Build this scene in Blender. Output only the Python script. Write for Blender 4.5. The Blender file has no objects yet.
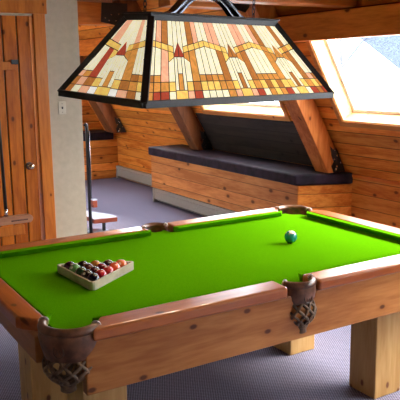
import bpy, bmesh, math, random
from mathutils import Vector, Matrix
random.seed(7)
S = bpy.context.scene
COL = S.collection

# ---------------------------------------------------------------- camera
CP = Vector((-2.066, -3.253, 1.872)); YAW, PITCH, ROLL, FPX = .547, .187, -.012, 682.83
fwd = Vector((math.sin(YAW)*math.cos(PITCH), math.cos(YAW)*math.cos(PITCH), -math.sin(PITCH)))
rt = Vector((math.cos(YAW), -math.sin(YAW), 0)); up = rt.cross(fwd)
r2 = rt*math.cos(ROLL) + up*math.sin(ROLL); u2 = r2.cross(fwd)
cd = bpy.data.cameras.new('camera'); cam = bpy.data.objects.new('camera', cd); COL.objects.link(cam)
cam.matrix_world = Matrix(((r2.x, u2.x, -fwd.x, CP.x), (r2.y, u2.y, -fwd.y, CP.y), (r2.z, u2.z, -fwd.z, CP.z), (0, 0, 0, 1)))
cd.sensor_width = 36; cd.lens = FPX/400*36; cd.clip_start = .05; cd.clip_end = 500
S.camera = cam
# ---------------------------------------------------------------- world, light, exposure
W = bpy.data.worlds.new('sky'); S.world = W; W.use_nodes = True
bg = W.node_tree.nodes['Background']; bg.inputs[0].default_value = (.86, .93, 1, 1); bg.inputs[1].default_value = 12.0
S.view_settings.view_transform = 'Standard'; S.view_settings.look = 'None'
S.view_settings.gamma = 1; S.view_settings.use_curve_mapping = False
S.view_settings.exposure = 0.5
sd = bpy.data.lights.new('hazy_sun', 'SUN'); sd.energy = 12.0; sd.angle = math.radians(28); sd.color = (1, .93, .78)
sun = bpy.data.objects.new('hazy_sun', sd); COL.objects.link(sun); sun.location = (8, -6, 6)
sun.rotation_euler = Vector((-.68, .26, -.64)).to_track_quat('-Z', 'Y').to_euler()

# ---------------------------------------------------------------- node helpers
def new_mat(name):
    m = bpy.data.materials.new(name); m.use_nodes = True
    nt = m.node_tree; return m, nt, nt.nodes['Principled BSDF']
def N(nt, kind, **kw):
    n = nt.nodes.new(kind)
    for k, v in kw.items(): setattr(n, k, v)
    return n
def math_n(nt, op, a, b=None, c=None):
    n = N(nt, 'ShaderNodeMath', operation=op)
    for i, v in enumerate((a, b, c)):
        if v is None: continue
        if isinstance(v, (int, float)): n.inputs[i].default_value = v
        else: nt.links.new(v, n.inputs[i])
    return n.outputs[0]
def mixc(nt, f, a, b, mode='MIX'):
    n = N(nt, 'ShaderNodeMix', data_type='RGBA', blend_type=mode)
    for i, v in ((0, f), (6, a), (7, b)):
        if isinstance(v, (int, float)): n.inputs[i].default_value = v
        elif isinstance(v, tuple): n.inputs[i].default_value = (*v, 1) if len(v) == 3 else v
        else: nt.links.new(v, n.inputs[i])
    return n.outputs[2]
def ramp(nt, fac, stops):
    n = N(nt, 'ShaderNodeValToRGB'); cr = n.color_ramp
    while len(cr.elements) < len(stops): cr.elements.new(.5)
    for e, (p_, c) in zip(cr.elements, stops): e.position = p_; e.color = (*c, 1) if len(c) == 3 else c
    nt.links.new(fac, n.inputs[0]); return n.outputs[0]
def srgb(r, g, b):
    f = lambda c: ((c/255+.055)/1.055)**2.4 if c > 10 else c/255/12.92
    return (f(r), f(g), f(b))

def plain(name, col, rough=.5, metal=0, coat=0, var=.06, scale=30, bump=0, spec=.5):
    m, nt, b = new_mat(name)
    tc = N(nt, 'ShaderNodeTexCoord'); no = N(nt, 'ShaderNodeTexNoise'); no.inputs['Scale'].default_value = scale
    nt.links.new(tc.outputs['Object'], no.inputs['Vector'])
    lo = tuple(c*(1-var*2) for c in col); hi = tuple(min(1, c*(1+var*2)) for c in col)
    nt.links.new(ramp(nt, no.outputs['Fac'], [(.3, lo), (.7, hi)]), b.inputs['Base Color'])
    b.inputs['Roughness'].default_value = rough; b.inputs['Metallic'].default_value = metal
    b.inputs['Coat Weight'].default_value = coat; b.inputs['Specular IOR Level'].default_value = spec
    if bump:
        bp = N(nt, 'ShaderNodeBump'); bp.inputs['Strength'].default_value = bump; bp.inputs['Distance'].default_value = .01
        nt.links.new(no.outputs['Fac'], bp.inputs['Height']); nt.links.new(bp.outputs[0], b.inputs['Normal'])
    return m

def wood(name, light, dark, grain=0, rough=.45, coat=0, plank=None, plank_axis=2, seam=.035, knots=1.0, knot_col=None, var=.25, seed=0, knot_scale=3.2):
    """grain: index of the axis the fibres run along; plank: board width across plank_axis."""
    m, nt, b = new_mat(name)
    tc = N(nt, 'ShaderNodeTexCoord'); sep = N(nt, 'ShaderNodeSeparateXYZ'); nt.links.new(tc.outputs['Object'], sep.inputs[0])
    off = seed*3.71
    if plank:
        q = math_n(nt, 'DIVIDE', sep.outputs[plank_axis], plank)
        fl = math_n(nt, 'FLOOR', q); fr = math_n(nt, 'FRACT', q)
        wn = N(nt, 'ShaderNodeTexWhiteNoise', noise_dimensions='1D'); nt.links.new(math_n(nt, 'ADD', fl, off), wn.inputs['W'])
        shift = math_n(nt, 'MULTIPLY', wn.outputs['Value'], 9.0)
    comb = N(nt, 'ShaderNodeCombineXYZ')
    for i in range(3):
        v = sep.outputs[i]
        s = 1.1 if i == grain else 9.0
        v = math_n(nt, 'MULTIPLY', v, s)
        if plank and i == grain: v = math_n(nt, 'ADD', v, shift)
        v = math_n(nt, 'ADD', v, off)
        nt.links.new(v, comb.inputs[i])
    n1 = N(nt, 'ShaderNodeTexNoise'); n1.inputs['Scale'].default_value = 1.2; n1.inputs['Detail'].default_value = 6; n1.inputs['Distortion'].default_value = .8
    nt.links.new(comb.outputs[0], n1.inputs['Vector'])
    wv = N(nt, 'ShaderNodeTexNoise'); wv.inputs['Scale'].default_value = 7; wv.inputs['Detail'].default_value = 3
    nt.links.new(comb.outputs[0], wv.inputs['Vector'])
    fac = math_n(nt, 'ADD', math_n(nt, 'MULTIPLY', n1.outputs['Fac'], .7), math_n(nt, 'MULTIPLY', wv.outputs['Fac'], .3))
    col = ramp(nt, fac, [(.38, dark), (.50, tuple((a+c)/2*1.02 for a, c in zip(light, dark))), (.62, light)])
    # knots
    kc = N(nt, 'ShaderNodeCombineXYZ'); oth = [i for i in range(3) if i != grain]
    gk = math_n(nt, 'ADD', math_n(nt, 'MULTIPLY', sep.outputs[grain], knot_scale*.6), off*1.3)
    if plank: gk = math_n(nt, 'ADD', gk, shift)
    nt.links.new(gk, kc.inputs[0])
    cr_ = math_n(nt, 'ADD', sep.outputs[oth[0]], sep.outputs[oth[1]]) if not plank else sep.outputs[plank_axis]
    nt.links.new(math_n(nt, 'ADD', math_n(nt, 'MULTIPLY', cr_, knot_scale), off*1.7), kc.inputs[1])
    vo = N(nt, 'ShaderNodeTexVoronoi', voronoi_dimensions='2D'); vo.inputs['Scale'].default_value = 1.0; nt.links.new(kc.outputs[0], vo.inputs['Vector'])
    if knots:
        kf = ramp(nt, vo.outputs['Distance'], [(.040*knots, (1, 1, 1)), (.075*knots, (0, 0, 0))])
        halo = ramp(nt, vo.outputs['Distance'], [(.06*knots, (1, 1, 1)), (.17*knots, (0, 0, 0))])
        kcol = knot_col or tuple(c*.22 for c in dark)
        col = mixc(nt, math_n(nt, 'MULTIPLY', halo, .45), col, dark)
        col = mixc(nt, math_n(nt, 'MULTIPLY', kf, .85), col, kcol)
    if plank:
        br = math_n(nt, 'ADD', 1-var, math_n(nt, 'MULTIPLY', wn.outputs['Value'], var*1.6))
        cc = N(nt, 'ShaderNodeCombineColor')
        for i in range(3): nt.links.new(br, cc.inputs[i])
        col = mixc(nt, 1.0, col, cc.outputs[0], 'MULTIPLY')
        d = math_n(nt, 'ABSOLUTE', math_n(nt, 'SUBTRACT', fr, .5))
        sm = math_n(nt, 'GREATER_THAN', d, .5-seam)
        col = mixc(nt, math_n(nt, 'MULTIPLY', sm, .8), col, tuple(c*.12 for c in dark))
        bp = N(nt, 'ShaderNodeBump'); bp.inputs['Strength'].default_value = .5; bp.inputs['Distance'].default_value = .012
        nt.links.new(math_n(nt, 'SUBTRACT', 1, sm), bp.inputs['Height']); nt.links.new(bp.outputs[0], b.inputs['Normal'])
    nt.links.new(col, b.inputs['Base Color'])
    b.inputs['Roughness'].default_value = rough; b.inputs['Coat Weight'].default_value = coat; b.inputs['Coat Roughness'].default_value = .12
    b.inputs['Specular IOR Level'].default_value = .25 if coat < .2 else .4
    return m

# ---------------------------------------------------------------- materials
M = {}
OR_L, OR_D = (.95, .37, .06), (.64, .15, .013)
M['slope'] = wood('knotty_pine_slope', OR_L, OR_D, 1, .5, 0, .125, 2, .035, .85, var=.34, seed=1)
M['knee'] = wood('knotty_pine_knee', OR_L, OR_D, 1, .5, 0, .145, 2, .02, .85, seed=2)
M['bench_y'] = wood('bench_pine_long', (.80, .34, .10), (.55, .175, .04), 1, .5, 0, .145, 2, .02, 1.1, seed=3)
M['bench_x'] = wood('bench_pine_end', OR_L, OR_D, 0, .5, 0, .145, 2, .02, 1.1, seed=4)
M['gable'] = wood('gable_boards', (.88, .33, .06), (.55, .14, .02), 0, .5, 0, .14, 2, .03, 1.0, seed=5)
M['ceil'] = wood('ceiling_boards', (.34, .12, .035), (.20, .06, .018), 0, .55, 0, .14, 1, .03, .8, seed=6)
M['beam_y'] = wood('beam_fir_long', (.80, .24, .035), (.52, .12, .014), 1, .5, 0, knots=.9, seed=7)
M['beam_x'] = wood('beam_fir_cross', (.60, .18, .03), (.38, .09, .012), 0, .5, 0, knots=.9, seed=8)
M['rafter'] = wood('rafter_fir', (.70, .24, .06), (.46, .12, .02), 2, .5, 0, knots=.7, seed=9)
M['rafter_shade'] = wood('rafter_fir_shaded', (.24, .085, .03), (.12, .04, .015), 2, .5, 0, knots=.7, seed=29)  # same rafter fir, with the shade on the farther rafters put into its colour
M['dark_board'] = wood('dark_slope_boards', (.050, .040, .030), (.026, .020, .016), 1, .5, 0, .125, 2, .03, .8, seed=30)  # much darker than the slope boards, same board width
M['casing'] = wood('window_casing', (.66, .28, .07), (.48, .17, .035), 1, .45, 0, knots=.4, seed=10)
M['reveal'] = wood('window_reveal_pine', (.80, .56, .30), (.70, .42, .18), 1, .5, 0, knots=.4, seed=11)
M['door'] = wood('door_boards', (.66, .185, .012), (.40, .085, .005), 2, .4, .1, knots=.8, seed=12)
M['trim'] = wood('door_casing', (.66, .21, .025), (.46, .12, .012), 2, .4, .1, knots=.5, seed=13)
M['table_x'] = wood('table_pine_long', (.52, .215, .062), (.34, .110, .026), 0, .42, .15, knots=1.1, knot_col=(.06, .012, .006), seed=14, knot_scale=5.6)
M['table_y'] = wood('table_pine_short', (.42, .17, .05), (.28, .10, .025), 1, .38, .25, knots=1.1, knot_col=(.10, .02, .01), seed=15)
M['leg'] = wood('table_leg_pine', (.60, .37, .15), (.46, .25, .08), 2, .42, .1, knots=1.1, knot_col=(.13, .03, .015), seed=16, knot_scale=5.5)
M['rail_x'] = wood('rail_polished_long', (.48, .135, .030), (.32, .075, .015), 0, .28, .45, knots=.7, seed=17)
M['rail_y'] = wood('rail_polished_short', (.48, .135, .030), (.32, .075, .015), 1, .28, .45, knots=.7, seed=18)
M['shelfwood'] = wood('stand_wood', (.30, .065, .03), (.20, .04, .02), 0, .4, .2, knots=.5, seed=19)
M['cuewood'] = wood('cue_rack_wood', (.52, .25, .13), (.38, .16, .08), 0, .4, .3, knots=.5, seed=20)
M['rackwood'] = wood('ball_rack_wood', (.56, .48, .36), (.44, .36, .26), 0, .5, 0, knots=0, seed=21)
M['wall'] = plain('painted_plaster', (.52, .45, .33), .8, var=.03, scale=14, bump=.05)
M['plate'] = plain('ivory_plate', (.62, .57, .44), .4, var=.02)
M['slot'] = plain('dark_slot', (.02, .018, .015), .6)
M['black'] = plain('black_painted_metal', (.012, .012, .014), .38, 0, var=.1)
M['lampmetal'] = plain('lamp_black_metal', (.020, .020, .023), .5, .0, var=.1, scale=60)
M['armmetal'] = plain('lamp_arm_metal', (.16, .17, .20), .25, .8, var=.1)
M['chrome'] = plain('chrome', (.75, .76, .78), .15, 1, var=.02)
M['brass'] = plain('knob_metal', (.60, .52, .42), .2, 1, var=.05)
M['heater'] = plain('heater_enamel', (.34, .31, .26), .45, var=.04)
M['cushion'] = plain('dark_plum_upholstery', (.016, .009, .018), .7, var=.35, scale=9, bump=.15, spec=.3)
M['leather'] = plain('brown_leather', (.15, .06, .03), .35, coat=.3, var=.25, scale=25, bump=.15)
M['net'] = plain('laced_rawhide', (.15, .09, .05), .5, var=.3, scale=40)
M['leather_d'] = plain('dark_leather', (.085, .040, .022), .4, coat=.2, var=.3, scale=25, bump=.15)
M['stitch'] = plain('white_stitching', (.75, .65, .62), .5)
M['white'] = plain('white_vinyl', (.80, .82, .85), .4, var=.01)
M['foam'] = plain('charcoal_mat', (.10, .09, .13), .5)
M['shelf_top'] = plain('grey_blue_laminate', (.42, .47, .62), .25, coat=.5, var=.04)
M['snow'] = plain('snow', (.85, .88, .92), .8, var=.02, scale=1)
M['bark'] = plain('pale_bark', (.045, .06, .10), .8)

def felt():
    m, nt, b = new_mat('green_felt')
    tc = N(nt, 'ShaderNodeTexCoord')
    a = N(nt, 'ShaderNodeTexNoise'); a.inputs['Scale'].default_value = 260; a.inputs['Detail'].default_value = 2
    nt.links.new(tc.outputs['Object'], a.inputs['Vector'])
    nt.links.new(ramp(nt, a.outputs['Fac'], [(.3, (.062, .24, .001)), (.7, (.100, .325, .002))]), b.inputs['Base Color'])
    b.inputs['Roughness'].default_value = 1; b.inputs['Specular IOR Level'].default_value = .0
    b.inputs['Sheen Weight'].default_value = .0; b.inputs['Sheen Roughness'].default_value = .4
    b.inputs['Sheen Tint'].default_value = (.5, .9, .1, 1)
    bp = N(nt, 'ShaderNodeBump'); bp.inputs['Strength'].default_value = .15; bp.inputs['Distance'].default_value = .002
    nt.links.new(a.outputs['Fac'], bp.inputs['Height']); nt.links.new(bp.outputs[0], b.inputs['Normal'])
    return m
M['felt'] = felt()
def carpet():
    m, nt, b = new_mat('woven_carpet')
    tc = N(nt, 'ShaderNodeTexCoord'); mp = N(nt, 'ShaderNodeMapping'); mp.inputs['Rotation'].default_value = (0, 0, .5)
    nt.links.new(tc.outputs['Object'], mp.inputs[0])
    w1 = N(nt, 'ShaderNodeTexWave', wave_type='BANDS', bands_direction='X'); w1.inputs['Scale'].default_value = 22; w1.inputs['Distortion'].default_value = .6
    w2 = N(nt, 'ShaderNodeTexWave', wave_type='BANDS', bands_direction='Y'); w2.inputs['Scale'].default_value = 16; w2.inputs['Distortion'].default_value = .8
    no = N(nt, 'ShaderNodeTexNoise'); no.inputs['Scale'].default_value = 90
    for n in (w1, w2, no): nt.links.new(mp.outputs[0], n.inputs['Vector'])
    f = math_n(nt, 'ADD', math_n(nt, 'MULTIPLY', w1.outputs['Fac'], .3), math_n(nt, 'ADD', math_n(nt, 'MULTIPLY', w2.outputs['Fac'], .25), math_n(nt, 'MULTIPLY', no.outputs['Fac'], .45)))
    nt.links.new(ramp(nt, f, [(.25, (.068, .064, .100)), (.75, (.27, .255, .355))]), b.inputs['Base Color'])
    b.inputs['Roughness'].default_value = 1; b.inputs['Specular IOR Level'].default_value = .1
    bp = N(nt, 'ShaderNodeBump'); bp.inputs['Strength'].default_value = .5; bp.inputs['Distance'].default_value = .006
    nt.links.new(f, bp.inputs['Height']); nt.links.new(bp.outputs[0], b.inputs['Normal'])
    return m
M['carpet'] = carpet()
def shingle():
    m, nt, b = new_mat('blue_grey_shingles')
    tc = N(nt, 'ShaderNodeTexCoord'); no = N(nt, 'ShaderNodeTexNoise'); no.inputs['Scale'].default_value = 45; no.inputs['Detail'].default_value = 4
    nt.links.new(tc.outputs['Object'], no.inputs['Vector'])
    nt.links.new(ramp(nt, no.outputs['Fac'], [(.38, (.012, .024, .040)), (.62, (.055, .078, .10))]), b.inputs['Base Color'])
    b.inputs['Roughness'].default_value = .9; return m
M['shingle'] = shingle()
def pane():
    m, nt, b = new_mat('window_glass'); nt.nodes.remove(b)
    out = nt.nodes['Material Output']; t = N(nt, 'ShaderNodeBsdfTransparent'); g = N(nt, 'ShaderNodeBsdfGlossy'); g.inputs['Roughness'].default_value = .02
    mx = N(nt, 'ShaderNodeMixShader'); mx.inputs[0].default_value = .05
    nt.links.new(t.outputs[0], mx.inputs[1]); nt.links.new(g.outputs[0], mx.inputs[2]); nt.links.new(mx.outputs[0], out.inputs[0]); return m
M['glass'] = pane()
GLASS_EMIT = .56
def lampglass(name, col):
    m, nt, b = new_mat(name)
    tc = N(nt, 'ShaderNodeTexCoord'); no = N(nt, 'ShaderNodeTexNoise'); no.inputs['Scale'].default_value = 28; no.inputs['Detail'].default_value = 3; no.inputs['Distortion'].default_value = 1.5
    nt.links.new(tc.outputs['Object'], no.inputs['Vector'])
    c = ramp(nt, no.outputs['Fac'], [(.3, tuple(x*.82 for x in col)), (.7, tuple(min(1, x*1.1) for x in col))])
    nt.links.new(c, b.inputs['Base Color']); nt.links.new(c, b.inputs['Emission Color']); b.inputs['Emission Strength'].default_value = GLASS_EMIT
    b.inputs['Roughness'].default_value = .2; b.inputs['Transmission Weight'].default_value = 0
    return m
LG = {'c': lampglass('cream_glass', srgb(240, 234, 200)), 'y': lampglass('yellow_glass', srgb(238, 198, 104)), 'o': lampglass('amber_glass', srgb(206, 142, 70)),
      's': lampglass('salmon_glass', srgb(236, 176, 140)), 'b': lampglass('caramel_glass', srgb(176, 112, 56)), 'r': lampglass('red_glass', srgb(170, 72, 52)), 'w': lampglass('white_glass', srgb(250, 250, 240))}

# ---------------------------------------------------------------- mesh helpers
def box(bm, x0, x1, y0, y1, z0, z1):
    v = [bm.verts.new(c) for c in ((x0, y0, z0), (x1, y0, z0), (x1, y1, z0), (x0, y1, z0), (x0, y0, z1), (x1, y0, z1), (x1, y1, z1), (x0, y1, z1))]
    fs = [bm.faces.new([v[i] for i in q]) for q in ((3, 2, 1, 0), (4, 5, 6, 7), (0, 1, 5, 4), (1, 2, 6, 5), (2, 3, 7, 6), (3, 0, 4, 7))]
    return fs
def hexa(bm, pts, mi=0):
    v = [bm.verts.new(p_) for p_ in pts]
    for q in ((3, 2, 1, 0), (4, 5, 6, 7), (0, 1, 5, 4), (1, 2, 6, 5), (2, 3, 7, 6), (3, 0, 4, 7)):
        f = bm.faces.new([v[i] for i in q]); f.material_index = mi
def prism(bm, poly, z0, z1):
    a = [bm.verts.new((x, y, z0)) for x, y in poly]; b = [bm.verts.new((x, y, z1)) for x, y in poly]; n = len(poly)
    bm.faces.new(a[::-1]); bm.faces.new(b)
    for i in range(n): bm.faces.new((a[i], a[(i+1) % n], b[(i+1) % n], b[i]))
def prism_dir(bm, pts, d):
    a = [bm.verts.new(p_) for p_ in pts]; b = [bm.verts.new(Vector(p_)+d) for p_ in pts]; n = len(pts)
    bm.faces.new(a[::-1]); bm.faces.new(b)
    for i in range(n): bm.faces.new((a[i], a[(i+1) % n], b[(i+1) % n], b[i]))
def tube(bm, pts, r, n=8, caps=True, closed=False):
    pts = [Vector(p_) for p_ in pts]; rings = []; L = len(pts); prev = None
    for i, p_ in enumerate(pts):
        if closed: d = (pts[(i+1) % L]-pts[i-1]).normalized()
        else: d = (pts[min(i+1, L-1)]-pts[max(i-1, 0)]).normalized()
        if prev is None:
            a = d.cross(Vector((0, 0, 1)))
            if a.length < .05: a = d.cross(Vector((1, 0, 0)))
            a.normalize()
        else: a = (prev-d*prev.dot(d)).normalized()
        prev = a; b = d.cross(a); rr = r[i] if isinstance(r, (list, tuple)) else r
        rings.append([bm.verts.new(p_+a*rr*math.cos(2*math.pi*k/n)+b*rr*math.sin(2*math.pi*k/n)) for k in range(n)])
    m = L if closed else L-1
    for i in range(m):
        A, B = rings[i], rings[(i+1) % L]
        for k in range(n): bm.faces.new((A[k], A[(k+1) % n], B[(k+1) % n], B[k]))
    if caps and not closed: bm.faces.new(rings[0][::-1]); bm.faces.new(rings[-1])
def lathe(bm, prof, c=(0, 0, 0), axis='z', n=24):
    rings = []
    for r, h in prof:
        ring = []
        for k in range(n):
            a = 2*math.pi*k/n; x, y = r*math.cos(a), r*math.sin(a)
            p_ = {'z': (x, y, h), 'y': (x, h, y), 'x': (h, x, y)}[axis]
            ring.append(bm.verts.new(Vector(c)+Vector(p_)))
        rings.append(ring)
    for A, B in zip(rings, rings[1:]):
        for k in range(n): bm.faces.new((A[k], A[(k+1) % n], B[(k+1) % n], B[k]))
    bm.faces.new(rings[0][::-1]); bm.faces.new(rings[-1])
def finish(name, bm, mats, parent=None, smooth=False, bevel=0, seg=2, origin=None, local=False):
    bmesh.ops.recalc_face_normals(bm, faces=bm.faces)
    o_ = Vector((0, 0, 0))
    if parent is not None and not local:
        p_ = parent; o_ = Vector((0, 0, 0))
        while p_ is not None: o_ += p_.location; p_ = p_.parent
    if origin is not None: o_ = o_ + (Vector(origin)-o_)
    if o_.length: bmesh.ops.translate(bm, verts=bm.verts, vec=-o_)
    me = bpy.data.meshes.new(name); bm.to_mesh(me); bm.free()
    for m in (mats if isinstance(mats, (list, tuple)) else [mats]): me.materials.append(m)
    if smooth:
        for f in me.polygons: f.use_smooth = True
    o = bpy.data.objects.new(name, me); COL.objects.link(o)
    if parent is not None: o.parent = parent
    if origin is not None:
        o.location = Vector(origin)-(parent.location if parent else Vector((0, 0, 0)))
    if bevel:
        md = o.modifiers.new('bevel', 'BEVEL'); md.width = bevel; md.segments = seg; md.limit_method = 'ANGLE'; md.angle_limit = math.radians(35)
    return o
def thing(name, label, cat, loc=(0, 0, 0), group=None):
    o = bpy.data.objects.new(name, None); COL.objects.link(o); o.location = loc; o.empty_display_size = .1
    o['label'] = label; o['category'] = cat
    if group: o['group'] = group
    return o
def tag(o, label, cat, group=None):
    o['label'] = label; o['category'] = cat
    if group: o['group'] = group
    return o
def struct(name, bm, mats, label=None, **kw):
    o = finish(name, bm, mats, **kw); o['kind'] = 'structure'
    return o
BM = bmesh.new

# ---------------------------------------------------------------- the room
XK, ZK, A60 = 3.03, .78, math.radians(60)
SU = Vector((-math.cos(A60), 0, math.sin(A60))); SN = Vector((math.sin(A60), 0, math.cos(A60)))   # up the slope, outward normal
def SP(y, s, d=0): return Vector((XK, y, ZK)) + SU*s + SN*d
def zs(z): return (z-ZK)/math.sin(A60)
def sbox(bm, y0, y1, s0, s1, d0, d1):
    hexa(bm, [SP(y0, s0, d0), SP(y1, s0, d0), SP(y1, s1, d0), SP(y0, s1, d0), SP(y0, s0, d1), SP(y1, s0, d1), SP(y1, s1, d1), SP(y0, s1, d1)])
YN, YF, XL, ZC = -5.0, 8.45, -4.2, 2.75
bm = BM(); box(bm, XL-.2, XK+.25, YN-.2, YF+.2, -.12, 0); struct('floor', bm, M['carpet'])
bm = BM(); box(bm, -2.5, 2.2, YN, YF, ZC, ZC+.1); struct('ceiling', bm, M['ceil'])
bm = BM(); box(bm, XK, XK+.12, YN, YF, 0, ZK); struct('wall_right', bm, M['knee'])
WIN = [(-4.8, -1.75), (-1.5, 1.80), (2.70, 4.40), (5.15, 6.95)]     # y ranges of the roof windows
S0, S1, ST = zs(1.37), zs(2.24), zs(ZC)+.02
bm = BM(); TH = .17
sbox(bm, YN, YF, 0, S0, 0, TH); sbox(bm, YN, YF, S1, ST, 0, TH)
e = [YN]+[v for w in WIN for v in w]+[YF]
for i in range(0, len(e), 2): sbox(bm, e[i], e[i+1], S0, S1, 0, TH)
struct('wall_right_slope', bm, M['slope'])
# ledge at the foot of the slope
bm = BM(); box(bm, XK-.02, XK, YN, 2.0, ZK-.03, ZK+.002); struct('trim_1', bm, M['beam_y'])
for i, (y0, y1) in enumerate(WIN):
    bm = BM(); t = .012
    sbox(bm, y0, y0+t, S0, S1, -.01, TH+.02); sbox(bm, y1-t, y1, S0, S1, -.01, TH+.02); sbox(bm, y0+t, y1-t, S0, S0+t, -.01, TH+.02); sbox(bm, y0+t, y1-t, S1-t, S1, -.01, TH+.02)
    w = struct('window_%d' % (i+1), bm, M['reveal'])
    bm = BM(); c = .055
    sbox(bm, y1, y1+c, S0-c, S1+c, -.022, 0); sbox(bm, y0-c, y0, S0-c, S1+c, -.022, 0); sbox(bm, y0, y1, S0-c, S0, -.022, 0); sbox(bm, y0, y1, S1, S1+c, -.022, 0)
    finish('window_casing', bm, M['casing'], w, bevel=.003)
    bm = BM(); f = .035
    sbox(bm, y0+t, y1-t, S0+t, S0+t+f, TH-.03, TH+.01); sbox(bm, y0+t, y1-t, S1-t-f, S1-t, TH-.03, TH+.01)
    sbox(bm, y0+t, y0+t+f, S0+t+f, S1-t-f, TH-.03, TH+.01); sbox(bm, y1-t-f, y1-t, S0+t+f, S1-t-f, TH-.03, TH+.01)
    finish('window_sash', bm, M['white'], w)
    bm = BM(); sbox(bm, y0+t+f, y1-t-f, S0+t+f, S1-t-f, TH-.012, TH-.006); finish('window_pane', bm, M['glass'], w)
# far gable, back gable, left side (closed room)
bm = BM(); box(bm, XL, 3.3, YF, YF+.1, 0, ZC+.1); struct('wall_back', bm, M['gable'])
bm = BM(); box(bm, XL, -2.6, YN-.1, YN, 0, ZC+.1); box(bm, 2.2, 3.3, YN-.1, YN, 0, ZC+.1); box(bm, -2.6, 2.2, YN-.1, YN, 0, ZC+.1); struct('wall_front', bm, M['wall'])
bm = BM(); box(bm, XL-.1, XL, YN, YF, 0, .8)
def lsl(y0, y1, z0, z1):
    X = lambda z: XL+(z-.8)*(XL*-1-2.5)/(ZC+.1-.8)
    hexa(bm, [(X(z0), y0, z0), (X(z0), y1, z0), (X(z1), y1, z1), (X(z1), y0, z1), (X(z0)-.1, y0, z0), (X(z0)-.1, y1, z0), (X(z1)-.1, y1, z1), (X(z1)-.1, y0, z1)])
LWIN = [(4.9, 7.6)]
lsl(YN, YF, .8, 1.2); lsl(YN, YF, 2.3, ZC+.1); e = [YN]+[v for w in LWIN for v in w]+[YF]
for i in range(0, len(e), 2): lsl(e[i], e[i+1], 1.2, 2.3)
struct('wall_left', bm, M['wall'])
# plaster partition with the board door
YP = 3.5; DX0, DX1 = -.24, .125; TX = .265
bm = BM(); box(bm, TX-.01, .62, YP, YP+.14, 0, ZC); box(bm, DX0-.75, TX-.01, YP, YP+.14, 2.42, ZC); box(bm, XL, DX0-.75, YP, YP+.14, 0, ZC)
struct('wall_partition', bm, M['wall'])
bm = BM(); box(bm, DX1+.02, TX, YP-.03, YP+.15, 0, 2.44); box(bm, -.95, TX+.02, YP-.035, YP+.15, 2.44, 2.60); box(bm, -1.1, -.95, YP-.03, YP+.15, 0, 2.44)
struct('trim_2', bm, M['trim'], bevel=.004)
bm = BM(); x = DX1
for w_ in (.135, .145, .14, .145, .14, .145, .14):
    box(bm, x-w_+.006, x-.006, YP+.02, YP+.06, .01, 2.42); x -= w_
x_end = x
d = struct('door_1', bm, M['door'], bevel=.006)
bm = BM(); box(bm, x_end, DX1, YP+.04, YP+.055, .01, 2.42); finish('door_backing', bm, M['slot'], d)
bm = BM(); box(bm, x_end+.01, -.045, YP-.002, YP+.02, 1.90, 1.98); finish('door_batten', bm, M['trim'], d, bevel=.004)
bm = BM(); box(bm, x_end+.01, -.055, YP-.002, YP+.02, .25, .35); finish('door_batten', bm, M['trim'], d, bevel=.004)
bm = BM(); box(bm, -.09, -.02, YP-.012, YP-.002, 1.955, 2.0); finish('door_hinge', bm, M['black'], d)
kx, kz = .035, .945
bm = BM(); lathe(bm, [(.030, .02), (.030, .012), (.012, .008), (.011, -.03), (.026, -.038), (.031, -.055), (.026, -.070), (.010, -.076)], (kx, YP, kz), 'y'); finish('door_knob', bm, M['brass'], d, smooth=True)
bm = BM(); lathe(bm, [(.040, .02), (.040, .014), (.03, .01)], (kx, YP, kz), 'y'); finish('knob_rose', bm, M['leather_d'], d, smooth=True)

# switch plate on the partition
sw = thing('light_switch', 'ivory light switch plate on the plaster wall beside the door', 'switch', (.405, YP, 1.515))
bm = BM(); box(bm, .365, .445, YP-.008, YP, 1.45, 1.58); finish('switch_plate', bm, M['plate'], sw, bevel=.003)
bm = BM(); box(bm, .398, .412, YP-.016, YP-.008, 1.505, 1.528); finish('toggle', bm, M['slot'], sw)
for z in (1.472, 1.557):
    bm = BM(); lathe(bm, [(.004, 0), (.003, -.003)], (.405, YP-.008, z), 'y', 8); finish('screw', bm, M['slot'], sw)

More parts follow.
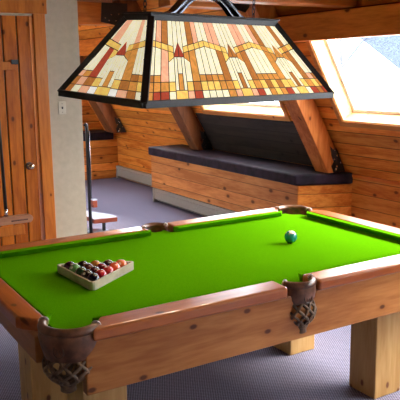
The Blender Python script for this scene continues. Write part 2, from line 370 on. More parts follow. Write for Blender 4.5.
# ---------------------------------------------------------------- rafters, purlin, cross ties
RAF = [(2.08, 2.29, 'large sloping rafter beam rising beside the lamp with black bracket at its foot'),
       (4.68, 4.91, 'shaded sloping rafter beam between the second and third roof windows'),
       (7.40, 7.72, 'farthest sloping rafter beam at the end of the attic')]
T60 = math.cos(A60)/math.sin(A60)
for i, (y0, y1, lab) in enumerate(RAF):
    zb = .802 if i == 0 else (ZK+.01 if i == 1 else .85)
    zt = ZC-.01; xs = lambda z: XK-(z-ZK)*T60-.024
    if i == 1: zb = .802
    r_ = thing('rafter', lab, 'beam', (xs(zb)-.12, (y0+y1)/2, zb), 'sloping rafters')
    del r_['group']
    bm = BM(); H_ = .235
    hexa(bm, [(xs(zb)-H_, y0, zb), (xs(zb), y0, zb), (xs(zb), y1, zb), (xs(zb)-H_, y1, zb), (xs(zt)-H_, y0, zt), (xs(zt), y0, zt), (xs(zt), y1, zt), (xs(zt)-H_, y1, zt)])
    finish('timber', bm, M['rafter'] if i == 0 else M['rafter_shade'], r_, bevel=.006)  # farther two rafters use the copy with shade in its colour
    # ornamental steel foot bracket on the near face
    bm = BM(); b0 = xs(zb)
    prof = [(-.005, .003), (-.155, .003), (-.185, .06), (-.155, .10), (-.185, .15), (-.205, .235), (-.170, .205), (-.135, .215), (-.110, .19), (-.08, .13), (-.04, .07)]
    prof = [(x_*1.08, z_*1.2) for x_, z_ in prof]
    prism_dir(bm, [(b0+x_, y0-.001, zb+z_) for x_, z_ in prof], Vector((0, -.006, 0)))
    pl = finish('bracket_plate', bm, M['black'], r_)
    for bx, bz in ((-.15, .20), (-.12, .15), (-.155, .12), (-.07, .085), (-.12, .055), (-.13, .03)):
        bm = BM(); lathe(bm, [(.011, 0), (.011, -.005), (.005, -.009)], (b0+bx*1.08, y0-.007, zb+bz*1.2), 'y', 10); finish('bolt', bm, M['chrome'], pl, smooth=True)
pur = thing('purlin_beam', 'long squared horizontal beam across the heads of the roof windows', 'beam', (2.07, 1.5, 2.12))
bm = BM(); PX0, PX1 = 2.0, 2.115
for a, b in ((YN+.01, 2.075), (2.295, 4.675), (4.915, 7.395)): box(bm, PX0, PX1, a, b, 2.125, 2.355)
finish('timber', bm, M['beam_y'], pur, bevel=.006)
TIES = [(1.0, 1.18, 2.372, 2.62, -2.2, 2.05, 'short end of an upper cross beam resting above the window beam'),
        (2.08, 2.29, 2.43, 2.70, .9, 1.74, 'upper cross beam with black gusset plate directly behind the lamp'),
        (4.68, 4.91, 2.44, 2.70, .64, 1.74, 'far cross beam spanning above the far bench opening')]
for i, (y0, y1, z0, z1, x0, x1, lab) in enumerate(TIES):
    t_ = thing('cross_beam', lab, 'beam', ((x0+x1)/2, (y0+y1)/2, z0))
    bm = BM(); box(bm, x0, x1, y0, y1, z0, z1); finish('timber', bm, M['beam_x'], t_, bevel=.006)
    if i:
        bm = BM(); gx0, gx1 = (x1-.36, x1) if i == 2 else (x1-.36, x1)
        prism_dir(bm, [(gx0, y0-.002, z0+.03), (gx0+.12, y0-.002, z0+.01), (gx1-.05, y0-.002, z0-.035), (gx1, y0-.002, z0+.02), (gx1, y0-.002, z1), (gx0+.02, y0-.002, z1)], Vector((0, -.006, 0)))
        g_ = finish('gusset_plate', bm, M['black'], t_)
        for bx, bz in ((.06, .08), (.11, .05), (.14, .12), (.20, .05), (.24, .13), (.30, .06)):
            bm = BM(); lathe(bm, [(.009, 0), (.009, -.005), (.004, -.008)], (gx0+bx, y0-.008, z0+bz), 'y', 10); finish('bolt', bm, M['chrome'], g_, smooth=True)

# ---------------------------------------------------------------- window benches
BX = 2.48
bn = thing('window_bench', 'long pine board bench with dark plum cushion under the sloping window wall', 'bench', (2.76, 3.9, 0))
bm = BM(); box(bm, BX, XK-.003, 2.6, 5.57, .21, .675)
bm.free(); bm = BM()
prism(bm, [(BX, 2.25), (XK-.003, 2.02), (XK-.003, 5.57), (BX, 5.57)], .205, .675)
finish('bench_box', bm, [M['bench_y']], bn, bevel=.003)
bm = BM(); prism(bm, [(BX+.004, 2.247-.012), (XK-.004, 2.018-.012), (XK-.004, 2.018), (BX+.004, 2.247)], .0, .672)
finish('end_panel', bm, M['bench_x'], bn)
bm = BM(); prism(bm, [(BX+.05, 2.30), (XK-.01, 2.1), (XK-.01, 5.52), (BX+.05, 5.52)], .0, .204); finish('plinth', bm, M['slot'], bn)
bm = BM(); prism(bm, [(BX-.035, 2.235), (XK-.003, 1.985), (XK-.003, 5.60), (BX-.035, 5.60)], .677, .797)
finish('seat_cushion', bm, M['cushion'], bn, bevel=.022, seg=4)
bk = thing('slope_boarding', 'dark backrest on the slope below the middle roof window', 'boarding', (2.9, 3.5, .80))
bm = BM(); sbox(bm, 2.30, 4.67, zs(.812), S0-.058, -.020, -.001); finish('boards', bm, M['dark_board'], bk)  # thin layer of dark boards over the slope between the first two rafters
fb = thing('far_bench', 'far pine bench with glossy dark cushion against the end wall', 'bench', (2.2, 8.1, 0))
bm = BM(); box(bm, .9, XK-.003, 7.93, YF-.003, 0, .69); finish('bench_box', bm, M['gable'], fb, bevel=.003)
bm = BM(); box(bm, .9, XK-.075, 7.90, YF-.003, .692, .83); finish('seat_cushion', bm, M['cushion'], fb, bevel=.025, seg=4)

def heater(y0, y1, x, h, lab):
    t_ = thing('baseboard_heater', lab, 'heater', (x-.03, (y0+y1)/2, 0))
    bm = BM()
    box(bm, x-.012, x, y0, y1, .012, h); box(bm, x-.06, x-.012, y0, y1, h-.018, h)
    hexa(bm, [(x-.062, y0, .045), (x-.056, y0, .045), (x-.056, y1, .045), (x-.062, y1, .045), (x-.062, y0, h-.05), (x-.056, y0, h-.05), (x-.056, y1, h-.05), (x-.062, y1, h-.05)])
    hexa(bm, [(x-.066, y0, h-.045), (x-.062, y0, h-.045), (x-.062, y1, h-.045), (x-.066, y1, h-.045), (x-.060, y0, h), (x-.056, y0, h), (x-.056, y1, h), (x-.060, y1, h)])
    finish('housing', bm, M['heater'], t_)
    bm = BM(); box(bm, x-.045, x-.02, y0+.02, y1-.02, .03, h-.04); finish('fins', bm, M['slot'], t_)
    for a in (y0-.05, y1):
        bm = BM(); box(bm, x-.07, x, a, a+.05, 0, h+.004); finish('end_cap', bm, M['heater'], t_, bevel=.004)
heater(2.6, 5.46, BX+.048, .20, 'pale baseboard heater under the front boards of the cushioned bench')
heater(5.70, 7.82, XK-.003, .22, 'pale baseboard heater along the wall between the two benches')

# ---------------------------------------------------------------- stands on the left
st = thing('tray_stand', 'black post stand with brown edged shelf standing at the end of the plaster wall', 'stand', (.85, 4.0, 0))
SY = 3.95
bm = BM(); tube(bm, [(.845, SY, .02), (.845, SY, 1.27), (.842, SY, 1.29), (.82, SY, 1.30)], .021, 8); finish('post', bm, M['black'], st, smooth=True)
bm = BM(); tube(bm, [(.862, SY-.02, .38), (.862, SY-.02, 1.22)], .007, 8); finish('guide_rod', bm, M['armmetal'], st, smooth=True)
bm = BM(); box(bm, .83, 1.2, SY-.10, SY+.12, 0, .03); finish('base', bm, M['black'], st, bevel=.004)
bm = BM(); prism(bm, [(.862, SY-.06), (1.14, SY-.09), (1.15, SY+.04), (.93, SY+.60), (.862, SY+.62)], .165, .215); finish('shelf', bm, M['shelfwood'], st, bevel=.004)
bm = BM(); prism(bm, [(.864, SY-.052), (1.135, SY-.082), (1.145, SY+.04), (.93, SY+.595), (.864, SY+.615)], .215, .221); finish('shelf_top', bm, M['shelf_top'], st)
bm = BM(); box(bm, .845, .900, SY-.09, SY-.03, .36, .44); finish('bracket_block', bm, M['shelfwood'], st, bevel=.003)
bm = BM(); box(bm, .845, .900, SY-.09, SY-.03, .441, .455); finish('block_top', bm, M['shelf_top'], st)
bm = BM(); box(bm, .99, 1.02, SY-.02, SY+.01, .03, .165); finish('shelf_leg', bm, M['black'], st)
bm = BM(); prism(bm, [(.862, SY-.05), (1.06, SY-.07), (1.06, SY+.05), (.862, SY+.22)], .032, .06); finish('lower_shelf', bm, M['shelf_top'], st)
cs = thing('cue_rack', 'wooden cue rack bar with rounded end standing before the board door', 'rack', (-.45, 3.05, 0))
CY = 3.1
bm = BM(); pts = [(-.95, -.038)]+[(-.135+.038*math.sin(a), -.038*math.cos(a)) for a in [math.pi*k/12 for k in range(13)]]+[(-.95, .038)]
prism_dir(bm, [(x_, CY-.035, .500+z_) for x_, z_ in pts], Vector((0, .07, 0))); finish('rack_bar', bm, M['cuewood'], cs, bevel=.006)
bm = BM(); box(bm, -.31, -.15, CY-.037, CY-.0355, .488, .503); finish('bar_groove', bm, M['leather'], cs)
for x_ in (-.9, -.50):
    bm = BM(); box(bm, x_-.03, x_+.03, CY-.03, CY+.03, 0, .462); finish('rack_leg', bm, M['cuewood'], cs, bevel=.004)
bm = BM(); box(bm, -.95, -.44, CY-.12, CY+.12, 0, .04); finish('base', bm, M['cuewood'], cs, bevel=.004)
for x_, lab in ((-.345, 'black cue with chrome butt, right one of the pair standing on the rack bar'), (-.425, 'black cue at the frame edge, left one of the pair on the rack bar')):
    q = thing('pool_cue', lab, 'cue', (x_, CY, .54), 'cues standing on the rack')
    bm = BM(); tube(bm, [(x_, CY, .612), (x_-.005, CY+.01, 1.3), (x_-.012, CY+.02, 2.05)], [.017, .013, .007], 10); finish('shaft', bm, M['black'], q, smooth=True)
    bm = BM(); tube(bm, [(x_, CY, .541), (x_, CY, .612)], .018, 10); finish('butt', bm, M['chrome'], q, smooth=True)

# ---------------------------------------------------------------- pool table
H = .85; WX, WY, XO, YO, ZS = 1.17, .663, 1.302, .795, .81
pt = thing('pool_table', 'pine pool table with bright green cloth and brown leather net pockets', 'pool table', (0, 0, 0))
SX = .02; C = (1.12, .65)
corn = [(sx*C[0], sy*C[1]) for sx in (-1, 1) for sy in (-1, 1)]
side = [(SX, -.715), (SX, .715)]
# slate + cloth outline with pocket notches
def arc(cx, cy, r, a0, a1, n=10): return [(cx+r*math.cos(a0+(a1-a0)*k/n), cy+r*math.sin(a0+(a1-a0)*k/n)) for k in range(n+1)]
D = math.radians
hole = .062
poly = []
poly += arc(-C[0]-.045, -C[1]-.045, .07, D(100), D(-10))
poly += [(SX-.075, -WY-.01)]+arc(SX, -.78, hole, D(150), D(30))+[(SX+.075, -WY-.01)]
poly += arc(C[0]+.045, -C[1]-.045, .07, D(190), D(80))
poly += arc(C[0]+.045, C[1]+.045, .07, D(-80), D(-190))
poly += [(SX+.075, WY+.01)]+arc(SX, .78, hole, D(-30), D(-150))+[(SX-.075, WY+.01)]
poly += arc(-C[0]-.045, C[1]+.045, .07, D(10), D(-100))
bm = BM(); prism(bm, poly, ZS-.03, ZS); finish('playing_cloth', bm, M['felt'], pt)
# rails: polished wood tops
G = .098
def rail(name, poly, mat):
    bm = BM(); prism(bm, poly, H-.058, H); return finish(name, bm, mat, pt, bevel=.014, seg=3)
for sy in (-1, 1):
    for xa, xb, s in ((-1.085, SX-G, 0), (SX+G, 1.085, 1)):
        if s == 0: P = [(xa, sy*YO), (xb, sy*YO), (xb+.006, sy*WY), (-1.0, sy*WY)]
        else: P = [(xa, sy*YO), (xb, sy*YO), (1.0, sy*WY), (xa-.006, sy*WY)]
        if s == 0 and sy > 0: P[0] = (-1.14, sy*YO); P[3] = (-1.08, sy*WY)
        rail('rail', P, M['rail_x'])
for sx in (-1, 1):
    wx = WX+(.022 if sx < 0 else 0); rail('rail', [(sx*XO, -.47), (sx*(XO-.015), -.50), (sx*1.235, -.56), (sx*wx, -.53), (sx*wx, .53), (sx*1.235, .56), (sx*(XO-.015), .50), (sx*XO, .47)], M['rail_y'])
# cushions
def cushion(a, b, inn, ea, eb):
    """a, b: ends on the wood line; inn: unit vector towards the cloth; ea/eb: how far the nose is cut back at each end"""
    bm = BM(); a, b, inn = Vector(a), Vector(b), Vector(inn); d = (b-a).normalized(); zb = Vector((0, 0, 1))
    prof = [(0, H-.003), (.008, H-.002), (.044, H-.003), (.047, H-.006), (.016, ZS+.001), (0, ZS+.001)]
    A = [bm.verts.new(a+inn*t_+d*(ea*t_/.056)+zb*z) for t_, z in prof]; B = [bm.verts.new(b+inn*t_-d*(eb*t_/.056)+zb*z) for t_, z in prof]
    n = len(prof)
    for i in range(n): bm.faces.new((A[i], A[(i+1) % n], B[(i+1) % n], B[i]))
    bm.faces.new(A[::-1]); bm.faces.new(B); finish('cushion', bm, M['felt'], pt, bevel=.0015)
for sy in (-1, 1):
    cushion((-1.03 if sy < 0 else -1.10, sy*WY, 0), (SX-.085, sy*WY, 0), (0, -sy, 0), .055, .022)
    cushion((SX+.085, sy*WY, 0), (1.03, sy*WY, 0), (0, -sy, 0), .022, .055)
for sx in (-1, 1): cushion((sx*(WX+(.022 if sx < 0 else 0)), -.545, 0), (sx*(WX+(.022 if sx < 0 else 0)), .545, 0), (-sx, 0, 0), .055, .055)
# aprons under the rails
ZA = .558
for sy in (-1, 1):
    for xa, xb in ((-1.10, SX-.075), (SX+.075, 1.10)):
        pass
    bm = BM(); y_o, y_i = sy*.772, sy*.722
    box(bm, -1.11, 1.11, min(y_o, y_i), max(y_o, y_i), ZA, H-.059); finish('apron', bm, M['table_x'], pt, bevel=.006)
for sx in (-1, 1):
    bm = BM(); a, b = sorted((sx*1.262, sx*1.212)); box(bm, a, b, -.60, .60, ZA+.115, H-.059); finish('apron', bm, M['table_y'], pt, bevel=.006)
bm = BM(); box(bm, -1.0, 1.0, -.60, .60, ZA+.04, ZS-.032); finish('bed_frame', bm, M['table_y'], pt)
# legs
for (x0, x1, y0, y1) in ((.675, .885, -.655, -.445), (.66, .87, .09, .31), (-1.085, -.875, -.655, -.445), (-1.085, -.875, .09, .31)):
    bm = BM(); box(bm, x0, x1, y0, y1, 0, ZA+.04); finish('leg', bm, M['leg'], pt, bevel=.007)
# pockets
def pocket(cx, cy, ang, ri, ro, half, shield_z, bot, sh_half, nk):
    e_ = bpy.data.objects.new('pocket', None); COL.objects.link(e_); e_.parent = pt; e_.location = (cx, cy, H); e_.empty_display_size = .05
    def P(a, r, z): return Vector((cx+r*math.cos(a), cy+r*math.sin(a), z))
    # rolled leather rim
    bm = BM(); n = 28; prof = [(ri, H-.018), (ri, H-.004), (ri+.008, H+.006), ((ri+ro)/2, H+.010), (ro-.006, H+.004), (ro, H-.010), (ro-.003, H-.022)]
    rings = [[bm.verts.new(P(ang-half+2*half*k/n, r, z)) for r, z in prof] for k in range(n+1)]
    for A, B in zip(rings, rings[1:]):
        for i in range(len(prof)): j = (i+1) % len(prof); bm.faces.new((A[i], A[j], B[j], B[i]))
    bm.faces.new(rings[0][::-1]); bm.faces.new(rings[-1]); finish('rim', bm, M['leather'], e_, smooth=True, origin=None)
    # stitching at rim ends
    for s in (-1, 1):
        bm = BM(); a = ang+s*(half-.03); tube(bm, [P(a, r, z+.003) for r, z in prof[1:6]], .004, 6)
        finish('rim_binding', bm, M['stitch'], e_, smooth=True)
    # shield
    bm = BM(); sh = sh_half; rows = [(ro-.004, H-.012), (ro-.002, H-.055), (ro-.008, H-.085), (ro-.020, shield_z)]; inner = [(r-.014, z) for r, z in rows]
    ring = []
    for k in range(n+1):
        a = ang-sh+2*sh*k/n; t_ = abs(2*k/n-1); dz = .022*(t_**3)
        ring.append([bm.verts.new(P(a, r, z+(dz if i == 3 else 0))) for i, (r, z) in enumerate(rows)]+[bm.verts.new(P(a, r, z+(dz if i == 3 else 0))) for i, (r, z) in reversed(list(enumerate(inner)))])
    m_ = len(ring[0])
    for A, B in zip(ring, ring[1:]):
        for i in range(m_): j = (i+1) % m_; bm.faces.new((A[i], A[j], B[j], B[i]))
    bm.faces.new(ring[0][::-1]); bm.faces.new(ring[-1]); finish('shield', bm, M['leather'], e_, smooth=True, bevel=.002)
    # embossed oval on the shield
    bm = BM(); zc = (H-.03+shield_z)/2
    tube(bm, [P(ang+.024/ro*math.cos(q_)*1.0, ro-.008+.002, zc+.026*math.sin(q_)) for q_ in [2*math.pi*k/20 for k in range(20)]], .003, 5, closed=True)
    finish('embossed_oval', bm, M['leather_d'], e_, smooth=True)
    for q0 in (-.008, .008):
        bm = BM(); tube(bm, [P(ang+(q0+.004)/ro, ro-.008+.001, zc-.012), P(ang+q0/ro, ro-.007, zc), P(ang+(q0-.003)/ro, ro-.008, zc+.014)], .0022, 5)
        finish('embossed_stroke', bm, M['leather_d'], e_, smooth=True)
    # woven leather net
    bm = BM(); nz = 14; zt = shield_z+.012; ax, ay = cx+(ro-.04)*math.cos(ang)*.55, cy+(ro-.04)*math.sin(ang)*.55
    def NP(th, t_):
        r = nk*(ro-.022)*(1+.22*math.sin(math.pi*t_)**1.2*(1-t_))*(1-.60*t_**4)
        ccx = cx*(1-t_)+ax*t_; ccy = cy*(1-t_)+ay*t_
        return Vector((ccx+r*math.cos(th), ccy+r*math.sin(th), zt+(bot+.03-zt)*t_))
    K = 10
    for k in range(K):
        for s in (-1, 1):
            th0 = 2*math.pi*k/K
            tube(bm, [NP(th0+s*1.05*t_*2*math.pi/K*2, t_) for t_ in [j/nz for j in range(nz+1)]], .0078, 6)
    for t_ in (0.0, 1.0): tube(bm, [NP(2*math.pi*k/24, t_) for k in range(24)], .007, 6, closed=True)
    finish('net', bm, M['net'], e_, smooth=True)
    bm = BM(); q = NP(0, 1); lathe(bm, [(.036, bot+.036), (.040, bot+.02), (.032, bot+.004), (.034, bot-.012), (.018, bot-.022)], (ax, ay, 0), 'z', 14); finish('net_knot', bm, M['net'], e_, smooth=True)
pa = [(-1.12, -.65, 225), (-1.12, .65, 135), (1.12, -.65, 315), (1.12, .65, 45)]
for cx, cy, a in pa: pocket(cx, cy, D(a), .098, .140, D(86), .712, .580, D(80), .86)
for sx_, cy, a in ((SX+.015, -.715, 270), (SX-.02, .715, 90)): pocket(sx_, cy, D(a), .068, .100, D(84), .735, .60, D(84), 1.02)

# ---------------------------------------------------------------- balls and rack
RB = .0335
def ballmat(name, col, stripe=False):
    cnm = name.split('_')[-1]
    m, nt, b = new_mat(name); wh = (.78, .74, .62)
    tc = N(nt, 'ShaderNodeTexCoord'); sep = N(nt, 'ShaderNodeSeparateXYZ'); nt.links.new(tc.outputs['Object'], sep.inputs[0])
    if stripe: f = math_n(nt, 'LESS_THAN', math_n(nt, 'ABSOLUTE', sep.outputs[2]), RB*.55); c = mixc(nt, f, wh, col)
    else:
        f = math_n(nt, 'GREATER_THAN', sep.outputs[2], RB*(.97 if cnm != 'teal' else .9)); c = mixc(nt, f, col, wh)
    nt.links.new(c, b.inputs['Base Color']); b.inputs['Roughness'].default_value = .08; b.inputs['Coat Weight'].default_value = .5; return m
bmats = {}
def ball(x, y, cname, col, stripe, label, rot, group):
    key = (cname, stripe)
    if key not in bmats: bmats[key] = ballmat(('striped_' if stripe else 'solid_')+cname, col, stripe)
    bm = BM(); bmesh.ops.create_uvsphere(bm, u_segments=32, v_segments=18, radius=RB)
    o = finish('billiard_ball', bm, bmats[key], None, smooth=True); o.location = (x, y, ZS+RB+.001); o.rotation_euler = rot
    tag(o, label, 'ball', group)
Bv = Vector((-.850, -.232)); th = math.radians(66-1.5); e1 = Vector((math.cos(th+D(30)), math.sin(th+D(30)))); e2 = Vector((math.cos(th-D(30)), math.sin(th-D(30))))
side_len = .44
rk = thing('ball_rack', 'pale wooden triangle rack around the balls on the green cloth', 'rack', (Bv.x, Bv.y, ZS+.001))
V3 = [Bv, Bv+e2*side_len, Bv+e1*side_len]
bm = BM(); cen = (V3[0]+V3[1]+V3[2])/3
def tri(k_, rr):   # rounded triangle
    out = []
    for i in range(3):
        v = cen+(V3[i]-cen)*k_; p_ = cen+(V3[i-1]-cen)*k_; n_ = cen+(V3[(i+1) % 3]-cen)*k_
        a = v+(p_-v).normalized()*rr; b = v+(n_-v).normalized()*rr
        for t_ in (0, .25, .5, .75, 1): out.append(a*(1-t_)**2+v*2*t_*(1-t_)+b*t_**2)
    return out
o_, i_ = tri(1, .045), tri(.905, .03); n = len(o_); z0, z1 = ZS+.001, ZS+.045
ring = [[bm.verts.new((p_.x, p_.y, z)) for p_, z in ((o_[k], z0), (o_[k], z1), (i_[k], z1), (i_[k], z0))] for k in range(n)]
for k in range(n):
    A, B = ring[k], ring[(k+1) % n]
    for i in range(4): j = (i+1) % 4; bm.faces.new((A[i], A[j], B[j], B[i]))
finish('rack_frame', bm, M['rackwood'], rk, bevel=.003)
spec = {(0, 0): ('navy', (.006, .008, .035), 0, 'navy blue ball at the point of the rack nearest the camera'),
 (1, 0): ('black', (.008, .008, .010), 0, 'black ball second along the left edge of the rack from the near point'),
 (2, 0): ('forest', (.010, .06, .02), 0, 'dark green ball in the middle of the left edge of the rack'),
 (3, 0): ('mint', (.12, .30, .10), 0, 'pale green ball fourth along the left edge of the rack'),
 (4, 0): ('plum', (.030, .006, .02), 0, 'dark plum ball in the far left corner of the rack'),
 (0, 1): ('red', (.42, .012, .02), 0, 'red ball beside the near point on the right edge of the rack'),
 (0, 2): ('scarlet', (.55, .03, .03), 0, 'bright red ball in the middle of the right edge of the rack'),
 (0, 3): ('orange', (.70, .10, .03), 0, 'reddish orange ball fourth along the right edge of the rack'),
 (0, 4): ('bright_orange', (.75, .16, .03), 0, 'bright orange ball in the right corner of the rack'),
 (1, 1): ('maroon', (.06, .008, .012), 0, 'dark maroon ball behind the navy one inside the rack'),
 (1, 2): ('wine', (.16, .012, .02), 0, 'wine red ball inside the rack behind the bright red one'),
 (2, 1): ('brown', (.07, .016, .012), 0, 'brown ball inside the rack behind the dark green one'),
 (1, 3): ('ink', (.010, .010, .02), 0, 'inky dark ball in the back row next to the orange corner ball'),
 (2, 2): ('olive', (.45, .16, .02), 0, 'amber ball in the middle of the back row of the rack'),
 (3, 1): ('night', (.008, .007, .016), 0, 'black ball in the back row next to the dark plum corner ball')}
b0 = Bv+(e1+e2).normalized()*.0
inr = cen+(V3[0]-cen)*.905; start = inr+(e1+e2).normalized()*(RB*2)
# centre the pack inside the frame
pk = [start+(e1*i+e2*j)*RB*2.03 for (i, j) in spec]; pc = sum(((start+(e1*i+e2*j)*RB*2.03) for i, j in ((0, 0), (4, 0), (0, 4))), Vector((0, 0)))/3
for (i, j), (cn, col, stp, lab) in spec.items():
    p_ = start+(e1*i+e2*j)*RB*2.03+(cen-pc)
    ball(p_.x, p_.y, cn, col, stp, lab, (random.uniform(-1, 1), random.uniform(-1, 1), random.uniform(0, 6)), 'balls in the rack')
RB = .040
ball(.56, -.02, 'teal', (.01, .20, .15), 0, 'single teal ball lying alone on the open cloth', (.35, -.2, .3), None)

# ---------------------------------------------------------------- stained glass lamp
lp = thing('billiard_lamp', 'wide stained glass billiard lamp in black frame hanging over the pool table', 'lamp', (-.068, -.021, 1.747))
lp.rotation_euler = Matrix.Rotation(.188, 3, 'Z').to_4x4().to_3x3().__matmul__(Matrix.Rotation(.059, 3, 'X')).to_euler()
LW, LD, TW_, TD, LH = .682, .353, .446, .098, .383
lp.location.z = 1.747
def lobj(name, bm, m, **kw): return finish(name, bm, m, lp, local=True, **kw)
def panel(corners, cells, name):
    """corners: bl, br, tr, tl in lamp space; cells in (u,v)"""
    bl, br, tr, tl = [Vector(c) for c in corners]; nrm = (br-bl).cross(tl-bl).normalized()
    def Q(u, v): return (bl*(1-u)+br*u)*(1-v)+(tl*(1-u)+tr*u)*v
    mats = [M['lampmetal']]; idx = {}
    bm = BM(); a = [Q(0, 0), Q(1, 0), Q(1, 1), Q(0, 1)]
    hexa(bm, [p_-nrm*.003 for p_ in a]+[p_+nrm*.003 for p_ in a], 0)
    cu, cv = (.0026 if len(LG) and abs(bl.y-br.y) < .01 else .0048), .0055
    for (u0, u1, vb0, vb1, vt0, vt1, c) in cells:
        if c not in idx: idx[c] = len(mats); mats.append(LG[c])
        q = [Q(u0+cu, vb0+cv), Q(u1-cu, vb1+cv), Q(u1-cu, vt1-cv), Q(u0+cu, vt0-cv)]
        if vt0-vb0 < .015 and vt1-vb1 < .015: continue
        hexa(bm, [p_-nrm*.005 for p_ in q]+[p_+nrm*.005 for p_ in q], idx[c])
    return finish(name, bm, mats, lp, local=True)
def pattern(units, roofs, cols, seed):
    R_ = random.Random(seed); cells = []
    n = len(units)
    def band(u):      # lower edge of the yellow ribbon
        for (a, b) in units:
            if a <= u <= b+1e-6:
                t_ = (u-a)/(b-a); return .565+.10*abs(2*t_-1)
        return .66
    for k, (a, b) in enumerate(units):
        w = b-a; roof, post = roofs[k]; pc = cols[k]
        brk = [0, .10, .20, .32, .415, .585, .68, .80, .90, 1.0]
        for i in range(9):
            u0, u1 = a+w*brk[i], a+w*brk[i+1]; b0, b1 = band(u0), band(u1)
            rows = [.0, .125, .235, .315]
            if i == 4:      # tower
                cells.append((u0, u1, 0, 0, .135, .135, 'y'))
                m_ = (u0+u1)/2; h_ = (u1-u0)/2
                cells.append((u0, m_-h_*.42, .135, .135, .53, .53, 'c')); cells.append((m_+h_*.42, u1, .135, .135, .53, .53, 'c'))
                cells.append((m_-h_*.42, m_+h_*.42, .135, .135, .33, .33, post)); cells.append((m_-h_*.42, m_+h_*.42, .33, .33, .53, .53, 'c'))
                cells.append((u0, m_, .53, .53, .56, .70, roof)); cells.append((m_, u1, .53, .53, .70, .56, roof))
                cells.append((u0, m_, .57, .70, 1, 1, 'c')); cells.append((m_, u1, .70, .57, 1, 1, 'c')); continue
            if i in (3, 5):
                s_ = (0, .05) if i == 3 else (.05, 0)
                cells.append((u0, u1, 0, 0, .125, .125, R_.choice('wsc'))); cells.append((u0, u1, .125, .125, .235, .235, 'y'))
                cells.append((u0, u1, .235, .235, .47+s_[0], .47+s_[1], 'c'))
                cells.append((u0, u1, .47+s_[0], .47+s_[1], b0, b1, R_.choice('yo')))
                cells.append((u0, u1, b0, b1, b0+.075, b1+.075, 'y'))
                cells.append((u0, u1, b0+.075, b1+.075, 1, 1, 'c')); continue
            if i in (2, 6):
                cc = pc[0] if i == 2 else pc[1]
                cells.append((u0, u1, 0, 0, .125, .125, R_.choice('osr'))); cells.append((u0, u1, .125, .125, .235, .235, R_.choice('byo')))
                cells.append((u0, u1, .235, .235, b0, b1, cc)); cells.append((u0, u1, b0, b1, b0+.075, b1+.075, R_.choice('yoy')))
                cells.append((u0, u1, b0+.075, b1+.075, 1, 1, pc[2])); continue
            for r_i in range(3):
                ch = ('yorybc', 'oybyos', 'obso')[r_i]
                cells.append((u0, u1, rows[r_i], rows[r_i], rows[r_i+1], rows[r_i+1], R_.choice(ch)))
            cells.append((u0, u1, rows[3], rows[3], b0, b1, 'c'))
            cells.append((u0, u1, b0, b1, b0+.075, b1+.075, 'y'))
            cells.append((u0, u1, b0+.075, b1+.075, 1, 1, 'c' if i in (0, 8) else ('s' if i == 1 else R_.choice('cs'))))
    out = []
    for c_ in cells:
        u0, u1, vb0, vb1, vt0, vt1, k_ = c_
        if n == 1 and k_ in 'cs' and min(vt0-vb0, vt1-vb1) > .16 and (u1-u0) > .6*w/10:
            m_ = (u0+u1)/2; out.append((u0, m_, vb0, (vb0+vb1)/2, vt0, (vt0+vt1)/2, k_)); out.append((m_, u1, (vb0+vb1)/2, vb1, (vt0+vt1)/2, vt1, k_))
        else: out.append(c_)
    return out
cF = pattern([(0, 1/3), (1/3, 2/3), (2/3, 1)], [('r', 'o'), ('b', 'b'), ('o', 'b')], [('s', 'o', 'b'), ('b', 'b', 's'), ('o', 'b', 'b')], 3)
cS = pattern([(0, 1)], [('r', 'o')], [('r', 'o', 's')], 5)
ins = .0
def quad(sx0, sy0, sx1, sy1):
    return [(sx0*LW, sy0*LD, .0), (sx1*LW, sy1*LD, .0), (sx1*TW_, sy1*TD, LH), (sx0*TW_, sy0*TD, LH)]
panel(quad(-1, -1, 1, -1), cF, 'glass_panel'); panel(quad(1, 1, -1, 1), cF, 'glass_panel')
panel(quad(-1, 1, -1, -1), cS, 'glass_panel'); panel(quad(1, -1, 1, 1), cS, 'glass_panel')
# frame
def bar(a, b, w, h_, m='lampmetal', upv=None):
    bm = BM(); a, b = Vector(a), Vector(b); d_ = (b-a).normalized(); s_ = d_.cross(Vector(upv or (0, 0, 1))).normalized(); u_ = s_.cross(d_)
    q = [a-s_*w-u_*h_, a+s_*w-u_*h_, a+s_*w+u_*h_, a-s_*w+u_*h_]; hexa(bm, q+[p_+(b-a) for p_ in q]); return bm
cb = [(-1, -1), (1, -1), (1, 1), (-1, 1)]
bm = BM()
for i in range(4):
    a, b = cb[i], cb[(i+1) % 4]
    b_ = bar((a[0]*(LW+.004), a[1]*(LD+.004), 0), (b[0]*(LW+.004), b[1]*(LD+.004), 0), .012, .017); me_ = bpy.data.meshes.new('t'); b_.to_mesh(me_); b_.free(); bm.from_mesh(me_); bpy.data.meshes.remove(me_)
lobj('bottom_frame', bm, M['lampmetal'], bevel=.002)
for a in cb:
    n_ = Vector((a[0], a[1], 0)); bm = bar((a[0]*(LW+.004), a[1]*(LD+.004), 0), (a[0]*(TW_+.004), a[1]*(TD+.004), LH), .017, .017, upv=(-a[1]*1.0, a[0]*1.0, 0)); o = lobj('corner_post', bm, M['lampmetal'], bevel=.002)
    for t_ in (.09, .5, .9):
        p_ = Vector((a[0]*(LW+.004), a[1]*(LD+.004), 0)).lerp(Vector((a[0]*(TW_+.004), a[1]*(TD+.004), LH)), t_)
        for dd in (Vector((a[0]*.021, 0, 0)), Vector((0, a[1]*.021, 0))):
            bm = BM(); bmesh.ops.create_icosphere(bm, subdivisions=2, radius=.0045, matrix=Matrix.Translation(p_+dd))
            finish('rivet', bm, M['armmetal'], o, local=True, smooth=True)
bm = BM(); t_ = .014
box(bm, -TW_-t_, TW_+t_, -TD-t_, TD+t_, LH-.008, LH+.024); box(bm, -TW_-.022, TW_+.022, -TD-.022, TD+.022, LH+.024, LH+.032)
lobj('top_cap', bm, M['lampmetal'], bevel=.003)
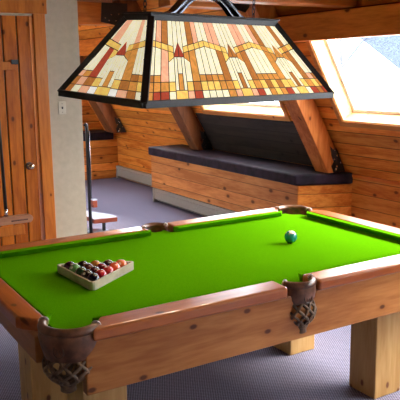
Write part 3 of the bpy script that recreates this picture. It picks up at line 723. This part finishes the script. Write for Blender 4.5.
def strap(name, prof, w, th):
    bm = BM(); rings = []
    for k, (x_, z_) in enumerate(prof):
        a_ = Vector(prof[max(k-1, 0)]); b_ = Vector(prof[min(k+1, len(prof)-1)]); d_ = (b_-a_).normalized(); nn = Vector((-d_.y, d_.x))*th
        rings.append([bm.verts.new((x_+sx_*nn.x, sy_*w, LH+.03+z_+sx_*nn.y)) for sx_, sy_ in ((-1, -1), (1, -1), (1, 1), (-1, 1))])
    for A, B in zip(rings, rings[1:]):
        for i in range(4): bm.faces.new((A[i], A[(i+1) % 4], B[(i+1) % 4], B[i]))
    bm.faces.new(rings[0][::-1]); bm.faces.new(rings[-1]); lobj(name, bm, M['armmetal'], bevel=.002)
out_ = [(-.27, 0), (-.235, .012), (-.195, .045), (-.15, .082), (-.095, .112), (-.04, .126), (0, .13)]
strap('hanging_arch', out_+[(-x_, z_) for x_, z_ in out_[-2::-1]], .030, .007)
in_ = [(-.20, 0), (-.175, .018), (-.14, .052), (-.10, .078), (-.05, .096), (0, .10)]
strap('inner_arch', in_+[(-x_, z_) for x_, z_ in in_[-2::-1]], .018, .006)
def chain(x_, y_):
    bm = BM(); z = LH+.03; k = 0
    while z < .95:
        pts = []
        for j in range(12):
            q_ = 2*math.pi*j/12; dx, dz = .008*math.cos(q_), .016*math.sin(q_)
            pts.append((x_+(dx if k % 2 else 0), y_+(0 if k % 2 else dx), z+.016+dz))
        tube(bm, pts, .0028, 5, closed=True); z += .0255; k += 1
    lobj('chain', bm, M['lampmetal'], smooth=True)
chain(-.41, .0); chain(.37, .0)
bm = BM(); box(bm, -.52, .52, -.03, .03, LH-.05, LH-.03); bm.free()
for x_ in (-.30, 0, .30):
    bm = BM(); lathe(bm, [(.02, .31), (.022, .25), (.018, .24)], (x_, 0, 0), 'z', 14); lobj('bulb_socket', bm, M['black'], smooth=True)
    bm = BM(); bmesh.ops.create_uvsphere(bm, u_segments=16, v_segments=10, radius=.034, matrix=Matrix.Translation((x_, 0, .205)))
    mb = M.get('bulb')
    if not mb:
        mb, nt, b = new_mat('bulb_glow'); b.inputs['Emission Color'].default_value = (1, .8, .5, 1); b.inputs['Emission Strength'].default_value = 5; M['bulb'] = mb
    lobj('bulb', bm, mb, smooth=True)
    l = bpy.data.lights.new('bulb_light', 'POINT'); l.energy = 3; l.color = (1, .84, .62); l.shadow_soft_size = .04
    lo = bpy.data.objects.new('bulb_light', l); COL.objects.link(lo); lo.parent = lp; lo.location = (x_, 0, .15)

# ---------------------------------------------------------------- outside the windows
bm = BM(); box(bm, 5, 60, -40, 60, -4, -3.5)
tag(finish('snow_ground', bm, M['snow'], None), 'bright snow covered ground outside the roof windows', 'snow')
rf = thing('shingled_roof', 'blue grey shingled roof slope outside the nearest roof window', 'roof', (8, 1.5, 2))
RA, RB_, RD = Vector((7, 6.9, 2.92)), Vector((7, 4.0, 1.24)), Vector((1.35, -4.5, 0))
bm = BM(); prism_dir(bm, [RA, RB_, RB_+RD, RA+RD], Vector((.35, .1, .25))); finish('roof_slab', bm, M['shingle'], rf)
tr = thing('bare_tree', 'pale forked bare tree outside the nearest roof window', 'tree', (7, 3.2, 0))
bm = BM(); tube(bm, [(7, 6.50, -3.5), (7, 6.52, 1.2), (7, 6.50, 1.88), (7.0, 6.54, 2.35), (7, 6.58, 3.2)], [.08, .065, .055, .05, .04], 8); finish('trunk', bm, M['bark'], tr, smooth=True)
bm = BM(); tube(bm, [(7, 6.50, 1.88), (7, 6.22, 2.12), (7, 5.93, 2.38), (7, 5.6, 2.75)], [.032, .026, .022, .014], 6); finish('branch', bm, M['bark'], tr, smooth=True)
